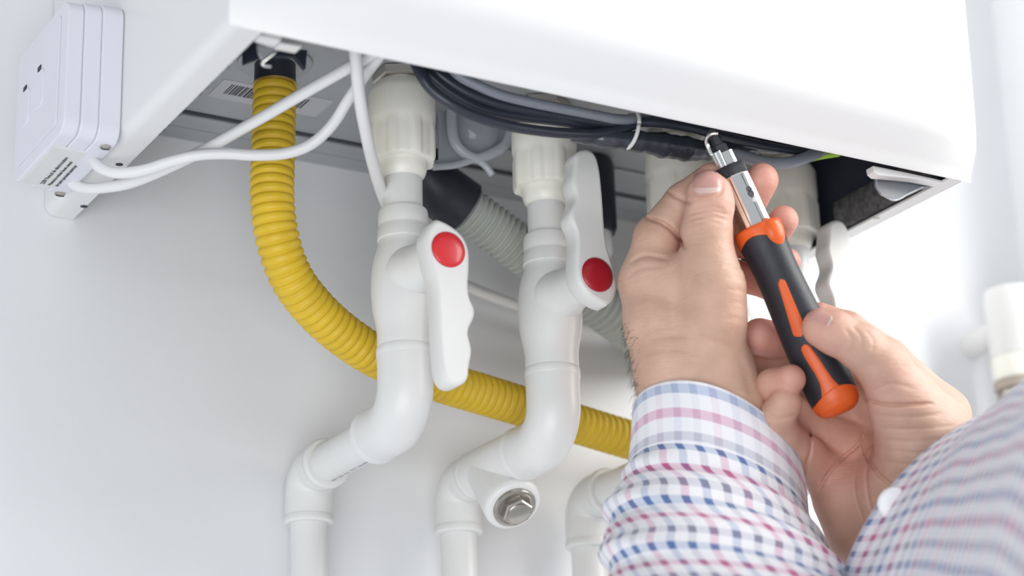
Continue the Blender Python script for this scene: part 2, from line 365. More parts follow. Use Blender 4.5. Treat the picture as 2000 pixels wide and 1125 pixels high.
def water_pipe(X, label, handle, cap, yl, tee=False, drop=0):
    zv = lambda v: at(792, v, y=YP)[2]-(drop if v > 400 else 0)
    t = empty('water_pipe', (X, YP, 0), label, 'water pipe', 'water pipes with shut-off valves')
    ax = (X, YP, 0); L = lambda n, pr, m, par=t, k=44, sharp=38, rm=None: mesh(n, *lathe(ax, (0, 0, 1), sorted(pr), k, rmod=rm), m, par, sharp=sharp)
    L('metal_thread', [(zv(165), .0088), (zv(150)+.0005, .0088), (zv(148), .0096), (ZP, .0096)], M['nickel'])
    mesh('hex_nut', *lathe((X, YP, ZP-.0005), (0, 0, -1), [(0, .0150), (.004, .0150), (.005, .0135)], 6), M['nickel'], t, smooth=False)
    def lug(h, r, th):
        q = (zv(246)-h)/.004; q = max(0, min(1, q)); c = max(0, math.cos(8*th)); return r+q*(.0011*(c**.35)-.0003)
    nut = L('union_nut', [(zv(320), .0118), (zv(319), .0160), (zv(313), .0166), (zv(262), .0166), (zv(252), .0164), (zv(246), .0170), (zv(236), .0172), (zv(192), .0171), (zv(186), .0164), (zv(178), .0150), (zv(160), .0106), (zv(156), .0092)], M['cream'], k=96, rm=lug, sharp=50)
    L('collar', [(zv(352), .0100), (zv(345), .0114), (zv(334), .0124), (zv(322), .0126), (zv(310), .0126)], M['cream'])
    L('pipe', [(zv(430), .00995), (zv(330), .00995)], M['pvc'])
    b = L('valve_body', [(zv(692), .0134), (zv(690), .0138), (zv(672), .0138), (zv(655), .0137), (zv(640), .0142), (zv(625), .0150), (zv(605), .0160), (zv(580), .0165), (zv(555), .0166), (zv(530), .0161), (zv(505), .0148), (zv(488), .0133), (zv(478), .0126), (zv(474), .0126), (zv(472), .0132), (zv(452), .0130), (zv(448), .0124), (zv(444), .0124), (zv(440), .0127), (zv(420), .0126), (zv(414), .0121), (zv(412), .0104)], M['pvc'], sharp=45)
    ZV = zv(546)
    mesh('valve_stem', *lathe((X, YP, ZV), (0, -1, 0), [(.004, .0145), (.012, .0138), (.017, .0122), (.022, .0112), (.030, .0108), (-HB_Y+YP+.003, .0112)], 36), M['pvc'], b, sharp=50)
    if handle:
        h = mesh('handle', *handle_geo(X, ZV, handle == 'up'), M['pvc'], t, sharp=45)
        for p_ in h.data.polygons:
            if len(p_.vertices) > 8: p_.use_smooth = False
        mesh('red_cap', *lathe((X, HF_Y+.0004, ZV), (0, -1, 0), [(0, .0090), (.0008, .0090), (.0014, .0080), (.0019, .0060), (.0022, .0035), (.0023, .0008)], 40), M[cap], h)
    # elbow towards the wall
    R1 = .0175; zc_ = ZH+R1
    pa = [(YP, zv(690)), (YP, (zv(690)+zc_)/2)]+[(YP+R1-R1*math.cos(a), zc_-R1*math.sin(a)) for a in np.linspace(0, math.pi/2, 14)]+[(YP+R1+.008, ZH), (YP+R1+.016, ZH)]
    P = [(X, a, c) for a, c in pa]; rr = [.0138]*len(P); rr[0] = .0142; rr[-1] = .0136
    mesh('elbow', *tube(P, rr, 40), M['pvc'], t, sharp=40)
    ye = YP+R1+.016
    mesh('socket_rim', *lathe((X, ye-.0006, ZH), (0, 1, 0), [(-.004, .0138), (-.003, .0142), (.0008, .0142), (.0016, .0132), (.0016, .0104)], 40), M['pvc'], t, sharp=40)
    mesh('socket_rim', *lathe((X, YP, zv(684)), (0, 0, -1), [(-.001, .0138), (0, .0143), (.0035, .0143), (.0045, .0138)], 40), M['pvc'], t, sharp=40)
    ys = yl-.0235
    mesh('pipe', *lathe((X, ye-.004, ZH), (0, 1, 0), [(0, .0103), (ys+.004-ye, .0103)], 36), M['pvc'], t, sharp=40)
    R2 = .0125
    pa = [(ys, ZH), (yl-R2, ZH)]+[(yl-R2+R2*math.sin(a), ZH-R2+R2*math.cos(a)) for a in np.linspace(0, math.pi/2, 14)]+[(yl, ZH-R2-.007), (yl, ZH-R2-.0135)]
    mesh('elbow', *tube([(X, a, c) for a, c in pa], .0126, 40), M['pvc'], t, sharp=40)
    mesh('socket_rim', *lathe((X, ys, ZH), (0, 1, 0), [(-.001, .0106), (-.001, .0126), (0, .0133), (.003, .0133), (.004, .0126)], 40), M['pvc'], t, sharp=40)
    mesh('socket_rim', *lathe((X, yl, ZH-R2-.0135), (0, 0, -1), [(-.003, .0126), (-.002, .0131), (.0005, .0131), (.0015, .0122), (.0015, .0100)], 40), M['pvc'], t, sharp=40)
    mesh('pipe', *lathe((X, yl, ZH-R2-.012), (0, 0, -1), [(0, .0098), (.6, .0098)], 36), M['pvc'], t, sharp=40)
    if tee:
        yt = -.050; axis = np.array((0, -.67, -.74)); axis /= np.linalg.norm(axis)
        mesh('tee', *tube([(X, ye-.001, ZH), (X, ye+.003, ZH), (X, yt, ZH), (X, ys-.001, ZH)], [.0122, .0134, .0136, .0134], 40), M['pvc'], t, sharp=40)
        br = mesh('tee_branch', *lathe((X, yt, ZH), axis, [(.002, .0138), (.018, .0146), (.027, .0152), (.0315, .0153), (.0335, .0147), (.0345, .0132)], 40), M['pvc'], t, sharp=50)
        c = np.array((X, yt, ZH))+axis*.0345
        mesh('plug_flange', *lathe(c, axis, [(-.001, .0116), (.0012, .0116), (.002, .0110), (.0022, .0097), (.0017, .0090), (.0017, .004)], 40), M['nickel'], t, sharp=40)
        mesh('hex_plug', *lathe(c, axis, [(.0010, .0082), (.0056, .0082), (.0064, .0074)], 6, hint=(.3, 0, 1)), M['nickel'], t, smooth=False)
        mesh('plug_boss', *lathe(c, axis, [(.004, .0060), (.0068, .0060), (.0071, .0056)], 36), M['nickel'], t, sharp=40)
    return t
XP = (.134, .218, .302, .3765)
wp1 = water_pipe(XP[0], 'white water pipe nearest the yellow hose top, valve handle down with bright red cap', 'down', 'red', -.0035)
wp2 = water_pipe(XP[1], 'white water pipe with handle up, shade-darkened red cap and hexagonal metal plug below', 'up', 'shaded_red', -.013, True)
wp3 = water_pipe(XP[2], 'white water pipe mostly hidden behind the left hand and its sleeve', 'up', 'pvc', -.010, drop=.012)
wp4 = water_pipe(XP[3], 'rightmost white water pipe with raised handle, behind the screwdriver', 'up', 'red', -.010, drop=.012)
# printed line along the first pipe's leg
for k in range(6):
    a = math.radians(-100); y = -.068+.0075*k
    nrm = Vector((-math.cos(a), 0, math.sin(a))); o_ = Vector((XP[0], y, ZH))+nrm*.01035
    text_mesh('pipe_print', ('PN20', '20x3.4', 'PP-R', 'S2,5', 'DIN', '8077')[k], .0028, o_, (0, -1, 0), Vector((0, -1, 0)).cross(nrm)*-1, M['ink_soft'], wp1)

# ------------------------------------------------------------------ grey drain hose and black elbows
dh = empty('drain_hose', (.18, -.06, .05), 'grey ribbed drain hose with black rubber elbow, slanting behind the valves', 'hose')
p0 = at(900, 402, y=-.06); p1 = at(1022, 490, y=-.058); p2 = at(1208, 624, y=-.05)
P, s_ = spline([p0, (p0+p1)/2, p1, (p1+p2)/2, p2, at(1270, 668, y=-.03), at(1300, 690, y=.006)], .0004)
mesh('hose', *tube(P, lambda q: .0121+.0012*math.sin(2*math.pi*q/.0038), 32, s_), M['greyhose'], dh)
dr = (p1-p0)/np.linalg.norm(p1-p0)
P, s_ = spline([(p0[0]-.031, p0[1], ZP), (p0[0]-.031, p0[1], .046), (p0[0]-.028, p0[1], .035), p0-dr*.020, p0-dr*.010, p0+dr*.002], .001)
mesh('rubber_elbow', *tube(P, lambda q: .0142+(.0012 if q > .022 else 0), 36, s_), M['black'], dh, sharp=40)
de = empty('drain_elbow', (.28, -.06, .05), 'black rubber pipe fitting behind the raised middle handle', 'pipe fitting')
c = at(1152, 330, y=-.06)
mesh('rubber_sleeve', *lathe((c[0], -.06, c[2]), (0, 0, -1), [(-.006, .0105), (-.003, .0132), (0, .0138), (.036, .0138), (.0395, .0125)], 36), M['black'], de, sharp=40)
mesh('stub', *lathe((c[0], -.06, ZP), (0, 0, -1), [(-.002, .0098), (ZP-c[2]+.002, .0098)], 32), M['tan'], de, sharp=40)
mesh('outlet', *lathe((c[0], -.06, c[2]-.039), (0, 0, -1), [(0, .0105), (.012, .0108), (.016, .0085), (.03, .0080)], 32), M['cable_w'], de, sharp=40)
mesh('side_lug', *box(c[0]-.022, c[0]-.012, -.066, -.058, c[2]-.030, c[2]-.022), M['cable_w'], de, bevel=.001)

# clear gauge cup between the first two pipes
gg = empty('drain_cup', (.18, -.09, .03), 'clear plastic cup in a frosted frame between the first two pipe nuts', 'plastic cup')
YG = -.088
fr = [at(u, v, y=YG) for u, v in ((884, 196), (882, 230), (884, 262), (895, 288), (918, 306), (935, 309), (960, 300), (985, 284), (997, 258), (998, 225), (996, 196))]
mesh('frame_rim', *tube(spline(fr, .001)[0], .0030, 12), M['clearframe'], gg)
mesh('frame_plate', *px_poly([(858, 196), (1002, 200), (1003, 285), (975, 300), (930, 312), (880, 326), (842, 330), (838, 318), (858, 310)], YG+.006, .002), M['clearframe'], gg, bevel=.0006)
cc = at(938, 240, y=YG-.001)
V, F = [], []
for j in range(9):
    for i in range(33):
        a = math.pi*2*i/32; q = j/8*math.pi/2
        V.append((cc[0]+.0140*math.cos(a)*math.cos(q), cc[1]+.006-.012*math.sin(q), cc[2]+.0165*math.sin(a)*math.cos(q)))
for j in range(8):
    for i in range(32): F.append((j*33+i, j*33+i+1, (j+1)*33+i+1, (j+1)*33+i))
mesh('clear_dome', V, F, M['clear'], gg)
for pts in (((930, 310), (890, 322), (846, 326)), ((930, 310), (948, 324), (962, 342))):
    mesh('strap', *tube(spline([at(u, v, y=YG) for u, v in pts], .001)[0], .0020, 10), M['clearframe'], gg)

# ------------------------------------------------------------------ wire loom behind the front lip
GL = 'wires bundled behind the front lip'
YC = -.196
cable('dark_cable', [(800, 100, YC+.012), (818, 138, YC), (840, 172, YC-.002), (876, 200, YC-.004), (921, 224, YC-.004), (981, 243, YC-.004), (1042, 254, YC-.003), (1102, 260, YC-.002), (1163, 261, YC), (1208, 254, YC), (1250, 238, YC), (1300, 212, YC+.002)], .0026, M['cable_d'], 'lowest thick dark cable of the loom, sagging below the others', GL)
cable('dark_cable', [(812, 100, YC+.01), (832, 138, YC+.004), (876, 178, YC+.003), (936, 212, YC+.002), (1000, 226, YC+.002), (1072, 234, YC+.002), (1147, 243, YC+.003), (1200, 244, YC+.003), (1260, 232, YC+.003), (1330, 226, YC+.004)], .0026, M['cable_d'], 'dark cable second from the bottom of the sagging loom', GL)
cable('dark_cable', [(830, 100, YC+.01), (851, 138, YC+.003), (906, 178, YC+.001), (966, 202, YC), (1027, 215, YC), (1087, 225, YC), (1163, 237, YC), (1215, 240, YC), (1270, 236, YC), (1360, 250, YC), (1440, 275, YC)], .00262, M['cable_d'], 'dark cable in the middle of the loom, running on past the tie', GL)
cable('dark_cable', [(850, 100, YC+.012), (872, 138, YC+.006), (921, 171, YC+.005), (975, 193, YC+.004), (1040, 207, YC+.004), (1110, 219, YC+.004), (1180, 231, YC+.004), (1240, 236, YC+.004), (1320, 240, YC+.003), (1400, 250, YC+.003), (1500, 275, YC+.003), (1590, 292, YC+.003)], .0026, M['cable_d'], 'upper dark cable just under the grey one in the loom', GL)
cable('grey_cable', [(870, 118, YC), (896, 147, YC-.003), (936, 168, YC-.005), (981, 186, YC-.006), (1042, 201, YC-.006), (1102, 213, YC-.006), (1163, 225, YC-.005), (1208, 233, YC-.004), (1250, 231, YC-.001), (1310, 215, YC+.004)], .0026, M['cable_g'], 'light grey cable on top of the dark wire loom', GL)
cable('dark_cable', [(1240, 238, YC-.002), (1290, 240, YC-.005), (1350, 250, YC-.005), (1420, 268, YC-.004), (1490, 285, YC-.003), (1560, 296, YC), (1600, 300, YC+.004)], .0025, M['cable_d'], 'dark cable passing directly behind the screwdriver tip', GL)
cable('grey_cable', [(1400, 290, YC+.004), (1450, 305, YC), (1500, 318, YC-.003), (1545, 317, YC-.003), (1585, 303, YC), (1612, 290, YC+.006)], .0032, M['cable_g'], 'short grey cable looping right of the screwdriver shaft', GL)
cable('green_wire', [(1560, 318, -.18), (1585, 310, -.185), (1608, 305, -.19), (1640, 300, -.195)], .0016, M['green'], 'short green wire end at the right of the loom')
P, s_ = spline([at(u, v, y=q) for u, v, q in ((1120, 258, YC+.006), (1160, 268, YC+.004), (1210, 274, YC+.001), (1260, 278, YC), (1310, 286, YC), (1360, 293, YC), (1405, 292, YC+.002), (1450, 286, YC+.004), (1520, 284, YC+.006), (1600, 292, YC+.01))], .0015)
tag(mesh('cable_sleeve', *tube(P, lambda q: .0044+.0020*math.exp(-((q-.055)/.022)**2)+.00035*math.sin(q*420)+.0002*math.sin(q*910+1), 24, s_), M['sheath']), 'wrinkled dark plastic sleeve around wires, left of the screwdriver', 'cable sleeve')
cz = at(1232, 253, y=YC-.001); P = []
for k in range(33):
    a = 2*math.pi*k/32; P.append(cz+np.array((.0018*math.sin(a)*.9, -.0075*math.cos(a), .0098*math.sin(a))))
V, F = tube(P, .0011, 8); tag(mesh('cable_tie', V, F, M['tie']), 'pale plastic tie looped around the dark wire loom', 'cable tie')

# ------------------------------------------------------------------ tap on the wall at far right
tp = empty('wall_valve', (.62, -.02, 0), 'blurred white and metal valve on the wall at the right edge', 'valve')
YT = -.030; ct = at(1975, 600, y=YT); zt2 = lambda v: at(1975, v, y=YT)[2]
Lt = lambda n, pr, m, k=36: mesh(n, *lathe((ct[0], YT, 0), (0, 0, 1), sorted(pr), k), m, tp, sharp=40)
Lt('valve_body', [(zt2(700), .0150), (zt2(698), .0170), (zt2(640), .0172), (zt2(585), .0175), (zt2(570), .0160), (zt2(566), .012)], M['pvc'])
Lt('collar', [(zt2(745), .0135), (zt2(742), .0165), (zt2(702), .0170), (zt2(694), .0160)], M['cream'])
Lt('metal_ring', [(zt2(762), .0125), (zt2(760), .0160), (zt2(748), .0165), (zt2(744), .0155)], M['tan'])
Lt('dark_nut', [(zt2(830), .0100), (zt2(800), .0125), (zt2(775), .0150), (zt2(762), .0140)], M['nickel'], 8)
Lt('pipe', [(-.6, .0085), (zt2(820), .0085)], M['pvc'])
mesh('spindle', *lathe((ct[0], YT, zt2(632)), (.55, -.83, 0), [(.008, .0062), (.021, .0062), (.022, .0045), (.030, .0045)], 24), M['brass'], tp, sharp=40)
mesh('wall_stub', *lathe((ct[0], YT, zt2(640)), (0, 1, 0), [(.01, .009), (WY-YT, .009)], 24), M['pvc'], tp, sharp=40)

# ------------------------------------------------------------------ screwdriver
SP = .00025
TA = at(1395, 265, d=1.0655); TB = at(1642, 805, d=1.048)
sd = empty('screwdriver', TA, 'screwdriver with chrome shaft and orange and black grip held in both hands', 'screwdriver')
ta = (TB-TA)/np.linalg.norm(TB-TA); TL = np.linalg.norm(TB-TA); TS = TL/594.0
tc_ = -FW-ta*((-FW)@ta); tc_ /= np.linalg.norm(tc_); tn_ = np.cross(ta, tc_)
if tn_@RT < 0: tn_ = -tn_
def tl(name, prof, m, n=48, par=sd, sharp=40, rm=None, smooth=True):
    return mesh(name, *lathe(TA, ta, [(a*TS, r*TS) for a, r in prof], n, hint=tuple(tc_), rmod=rm), m, par, smooth=smooth, sharp=sharp)
tl('bit', [(-14, 8), (-12, 11), (20, 11), (22, 15), (70, 15)], M['gripblack'], 6, smooth=False)
def shell(name, t0, t1, r0, r1, a0, a1, m, n=20, wob=None):
    V, F = [], []; T = np.linspace(t0, t1, 10); A = np.radians(np.linspace(a0, a1, n+1))
    for r in (r0, r1):
        for t in T:
            for a in A:
                aa = a if wob is None else np.radians(a0+wob(t)*(1-(np.degrees(a)-a0)/(a1-a0))+(np.degrees(a)-a0)) if False else a
                V.append(TA+ta*t*TS+(tc_*math.cos(aa)+tn_*math.sin(aa))*r*TS)
    w_ = n+1; N = 10*w_
    for j in range(9):
        for i in range(n):
            q = (j*w_+i, j*w_+i+1, (j+1)*w_+i+1, (j+1)*w_+i); F.append(q); F.append(tuple(N+k for k in q)[::-1])
    for j in range(9):
        for i in (0, n): F.append((j*w_+i, (j+1)*w_+i, N+(j+1)*w_+i, N+j*w_+i))
    for i in range(n):
        for j in (0, 9): F.append((j*w_+i, j*w_+i+1, N+j*w_+i+1, N+j*w_+i))
    return mesh(name, V, F, m, sd, sharp=40)
shell('chrome_sleeve', 34, 70, 18, 23, -100, -12, M['chrome'])
shell('chrome_sleeve', 40, 70, 18, 23, -8, 95, M['chrome'])
hk = [(36, -72), (26, -78), (14, -78), (5, -66), (-1, -40), (-2, -10), (2, 15)]
V, F = tube(spline([TA+ta*t*TS+(tc_*math.cos(math.radians(a))+tn_*math.sin(math.radians(a)))*21*TS for t, a in hk], .0008)[0], .0011, 10)
mesh('chrome_hook', V, F, M['chrome'], sd)
tl('knurled_ring', [(66, 24), (67, 29), (69, 30.5), (88, 30.5), (90, 29), (91, 24)], M['gripblack'], 144, rm=lambda h, r, t: r*(1+(.035 if int(t/(2*math.pi)*48*2+.01) % 2 else 0)) if r > 25*TS else r)
tl('chrome_shaft', [(89, 28), (90.5, 31), (92, 32), (198, 32.5), (212, 32.5)], M['chrome'], 14, smooth=False)
for lt, wd in ((-12, .9), (14, .7)):
    th = math.asin(lt/32); q0 = TA+(tc_*math.cos(th)+tn_*math.sin(th))*31.6*TS
    mesh('shaft_dark_strip', *tube([q0+ta*t_*TS for t_ in (94, 130, 170, 196)], wd*TS, 6), M['gripblack'], sd)  # thin dark strips laid along the chrome
for t0, r_ in ((128, 6.5), (137, 7.5), (151, 5)):
    q = TA+ta*t0*TS+(tc_*math.cos(.52)+tn_*math.sin(.52))*31.2*TS; ax_ = tc_*math.cos(.52)+tn_*math.sin(.52)
    mesh('ratchet_mark', *lathe(q, ax_, [(0, r_*TS), (.9*TS, r_*TS)], 7 if r_ < 6 else 12), M['gripblack' if r_ > 6 else 'pan'], sd, smooth=False)
RP = [(196, 34), (198, 44), (202, 47.5), (215, 48), (228, 47.5), (250, 45), (285, 43.5), (320, 44), (360, 46), (410, 48.5), (460, 50), (510, 50), (548, 49), (565, 48), (580, 44), (590, 37), (596, 27), (598, 15)]
rt = lambda t: float(np.interp(t, [a for a, _ in RP], [b for _, b in RP]))
def seg(t0, t1, st=4): return [(t, rt(t)) for t in np.arange(t0, t1+.01, st)]
def shifted(edge_lo, edge_hi, t_of, nT=12, nA=72, lift=0):
    """part of the grip between two wavy limits along the axis"""
    V, F = [], []
    for j in range(nT+1):
        for i in range(nA):
            a = 2*math.pi*i/nA; lo, hi = edge_lo(a), edge_hi(a); t = lo+(hi-lo)*t_of(j/nT); r = rt(t)+lift
            V.append(TA+ta*t*TS+(tc_*math.cos(a)+tn_*math.sin(a))*r*TS)
    for j in range(nT):
        for i in range(nA):
            k = (i+1) % nA; F.append((j*nA+i, j*nA+k, (j+1)*nA+k, (j+1)*nA+i))
    F.append(tuple(range(nA))[::-1]); F.append(tuple(range(nT*nA, (nT+1)*nA)))
    return V, F
mesh('grip', *shifted(lambda a: 206, lambda a: 585, lambda q: q, 60), M['gripblack'], sd)
wav = lambda a: 224+7*math.cos(3*(a-.62))
mesh('collar', *shifted(lambda a: 195.5, wav, lambda q: q, 14, lift=1.1), M['orange'], sd, sharp=50)
def bump(tc0, lat, ht, hl, hgt, m, name):
    V, F = [], []; th0 = math.asin(lat/rt(tc0))
    for j in range(7):
        for i in range(28):
            a = 2*math.pi*i/28; q = 1-(j/6)
            t = tc0+ht*q*math.cos(a); th = th0+hl*q*math.sin(a)/rt(tc0)
            r = rt(t)-1+hgt*(1-q**3)
            V.append(TA+ta*t*TS+(tc_*math.cos(th)+tn_*math.sin(th))*r*TS)
    for j in range(6):
        for i in range(28): k = (i+1) % 28; F.append((j*28+i, j*28+k, (j+1)*28+k, (j+1)*28+i))
    return mesh(name, V, F, m, sd)
bump(222, 29, 31, 25, 10, M['orange'], 'collar_thumb_rest')
mesh('end_cap', *shifted(lambda a: 556-10*math.cos(2*(a-.15)), lambda a: 598, lambda q: q, 16, lift=1.0), M['orange'], sd)
def inlay(rows, m, name, lift=1.0, dth=0):
    """rows: (t, centre offset, half width) across the grip"""
    V, F = [], []; nW = 8
    for t, c, hw in rows:
        for i in range(nW+1):
            l = max(-.98, min(.98, (c+hw*(2*i/nW-1))/rt(t))); th = math.asin(l)+dth; e = 1-abs(2*i/nW-1)**6
            V.append(TA+ta*t*TS+(tc_*math.cos(th)+tn_*math.sin(th))*(rt(t)-1.5+(lift+1.5)*e)*TS)
    for j in range(len(rows)-1):
        for i in range(nW): F.append((j*(nW+1)+i, j*(nW+1)+i+1, (j+1)*(nW+1)+i+1, (j+1)*(nW+1)+i))
    return mesh(name, V, F, m, sd)
def rows1(t0, t1, c0, c1, w0, w1, n=26):
    out = []
    for k in range(n+1):
        q = k/n; e = min(1, math.sqrt(max(0, 1-(max(0, 1-q/.09))**2)))*min(1, math.sqrt(max(0, 1-(max(0, 1-(1-q)/.10))**2)))
        out.append((t0+(t1-t0)*q, c0+(c1-c0)*q, max(.15, (w0+(w1-w0)*q)*e)))
    return out
for dth in (0, 2.094, 4.189):
    inlay(rows1(314, 432, -4, -14, 9, 16.5), M['orange'], 'orange_inlay', dth=dth)
    inlay([(448, -16, .3), (450, -16, 7), (455, -15.5, 11), (470, -14, 13), (490, -11, 14), (510, -8, 14), (530, -6, 16), (545, -5, 22), (556, -3, 30), (570, 0, 30)], M['orange'], 'orange_inlay', lift=.8, dth=dth)

# ------------------------------------------------------------------ hands: implicit surfaces polygonised with surface nets
D0 = 1.062
def to_world(Q):
    Q = np.asarray(Q, float); d = D0+Q[:, 2]*SP
    r = FW[None]+RT[None]*((Q[:, 0]-1000)/FPX)[:, None]+UP[None]*((562.5-Q[:, 1])/FPX)[:, None]
    return CAM[None]+r*d[:, None]
def smin(a, b, k):
    h = np.maximum(k-np.abs(a-b), 0)/k; return np.minimum(a, b)-h*h*k*.25
class Field:
    def __init__(s, lo, hi, step):
        s.lo = np.array(lo, np.float32); s.step = step; s.n = [int((h-l)/step)+1 for l, h in zip(lo, hi)]
        s.ax = [s.lo[i]+np.arange(s.n[i], dtype=np.float32)*step for i in range(3)]
        s.D = np.full(s.n, 40., np.float32)
    def cone(s, a, b, k):
        a, b = np.array(a, np.float32), np.array(b, np.float32); m = max(a[3], b[3])+k+14
        sl = []
        for i in range(3):
            l, h = min(a[i], b[i])-m, max(a[i], b[i])+m
            sl.append(slice(max(0, int((l-s.lo[i])/s.step)), max(0, min(s.n[i], int((h-s.lo[i])/s.step)+2))))
        if any(q.stop <= q.start for q in sl): return
        X, Y, Z = np.meshgrid(*[s.ax[i][sl[i]] for i in range(3)], indexing='ij', sparse=True)
        ba = b[:3]-a[:3]; L2 = float(ba@ba)+1e-6
        t = np.clip(((X-a[0])*ba[0]+(Y-a[1])*ba[1]+(Z-a[2])*ba[2])/L2, 0, 1)
        d = np.sqrt((X-a[0]-t*ba[0])**2+(Y-a[1]-t*ba[1])**2+(Z-a[2]-t*ba[2])**2)-(a[3]+(b[3]-a[3])*t)
        s.D[tuple(sl)] = smin(s.D[tuple(sl)], d, k)
    def chain(s, pts, k=10, k0=None):
        for i in range(len(pts)-1): s.cone(pts[i], pts[i+1], k0 if (i == 0 and k0) else k)
    def carve(s, a, b, k=6):
        a, b = np.array(a, np.float32), np.array(b, np.float32)
        X, Y, Z = np.meshgrid(*s.ax, indexing='ij', sparse=True)
        ba = b[:3]-a[:3]; t = np.clip(((X-a[0])*ba[0]+(Y-a[1])*ba[1]+(Z-a[2])*ba[2])/float(ba@ba), 0, 1)
        d = np.sqrt((X-a[0]-t*ba[0])**2+(Y-a[1]-t*ba[1])**2+(Z-a[2]-t*ba[2])**2)-(a[3]+(b[3]-a[3])*t)
        s.D = -smin(-s.D, d, k)
    def crease(s, line, w, depth, zmax=1e9, zmin=-1e9):
        X, Y = np.meshgrid(s.ax[0], s.ax[1], indexing='ij'); best = np.full(X.shape, 1e6, np.float32); S = np.zeros_like(X); tot = 0
        P = spline([(p[0], p[1], 0) for p in line], 6)[0][:, :2]; n = len(P)-1
        for i in range(n):
            a, b = P[i], P[i+1]; ba = b-a; t = np.clip(((X-a[0])*ba[0]+(Y-a[1])*ba[1])/(ba@ba+1e-6), 0, 1)
            d = (X-a[0]-t*ba[0])**2+(Y-a[1]-t*ba[1])**2; m = d < best; best = np.where(m, d, best); S = np.where(m, (i+t)/n, S)
        f = depth*np.exp(-best/(w*w))*np.clip(np.minimum(S, 1-S)*5, 0, 1)**.6
        z = s.ax[2]; k = (z < zmax) & (z > zmin)
        s.D[:, :, k] += f[:, :, None]
    def sample(s, Q):
        g = (np.asarray(Q, np.float32)-s.lo)/s.step; g = np.clip(g, 0, np.array(s.n)-1.001); i = g.astype(int); f = g-i; out = 0
        for c in range(8):
            o_ = [(c >> q) & 1 for q in range(3)]; w_ = np.prod([f[:, q] if o_[q] else 1-f[:, q] for q in range(3)], axis=0)
            out = out+w_*s.D[i[:, 0]+o_[0], i[:, 1]+o_[1], i[:, 2]+o_[2]]
        return out
    def front(s, U, V, z0=-400):
        """z of the first surface met along the depth direction"""
        z = np.full(len(U), max(z0, s.lo[2]), float)
        for _ in range(160):
            d = s.sample(np.stack([U, V, z], 1)); z += np.clip(d, -2, 8)*.7
        return z
    def mesh(s):
        D = s.D; ins = D < 0; c = ins[:-1, :-1, :-1].astype(np.int8)*0
        offs = [(i, j, k) for i in (0, 1) for j in (0, 1) for k in (0, 1)]
        sub = lambda A, o_: A[o_[0]:A.shape[0]-1+o_[0], o_[1]:A.shape[1]-1+o_[1], o_[2]:A.shape[2]-1+o_[2]]
        for o_ in offs: c = c+sub(ins, o_)
        act = (c > 0) & (c < 8); idx = np.full(act.shape, -1, np.int64); cells = np.argwhere(act); idx[act] = np.arange(len(cells))
        vals = np.stack([sub(D, o_)[act] for o_ in offs], 1); acc = np.zeros((len(cells), 3)); cnt = np.zeros(len(cells))
        for a in range(8):
            for b in range(a+1, 8):
                df = np.array(offs[b])-np.array(offs[a])
                if np.abs(df).sum() != 1: continue
                va, vb = vals[:, a], vals[:, b]; m = (va < 0) != (vb < 0); t = np.where(m, va/(va-vb+1e-12), 0)
                acc[m] += (np.array(offs[a])[None]+t[m, None]*df[None]); cnt[m] += 1
        P = (cells+acc/cnt[:, None])*s.step+s.lo
        F = []
        for axx in range(3):
            o1, o2 = [(1, 2), (2, 0), (0, 1)][axx]; n = list(ins.shape)
            A = np.take(ins, range(n[axx]-1), axx); B = np.take(ins, range(1, n[axx]), axx); e = np.argwhere(A != B)
            e = e[(e[:, o1] > 0) & (e[:, o2] > 0) & (e[:, o1] < n[o1]-1) & (e[:, o2] < n[o2]-1)]
            fl = A[tuple(e.T)]
            def cell(d1, d2):
                q = e.copy(); q[:, o1] -= d1; q[:, o2] -= d2; return idx[tuple(q.T)]
            q = np.stack([cell(1, 1), cell(0, 1), cell(0, 0), cell(1, 0)], 1); q[~fl] = q[~fl][:, ::-1]; F.append(q)
        F = np.concatenate(F); F = F[(F >= 0).all(1)]
        lab_ = np.arange(len(P))
        while True:
            m = lab_[F].min(1); new = lab_.copy()
            for c_ in range(4): np.minimum.at(new, F[:, c_], m)
            new = new[new]
            if (new == lab_).all(): break
            lab_ = new
        big = np.bincount(lab_).argmax(); keep = lab_ == big; ren = np.cumsum(keep)-1
        return P[keep], ren[F[keep[F[:, 0]]]]

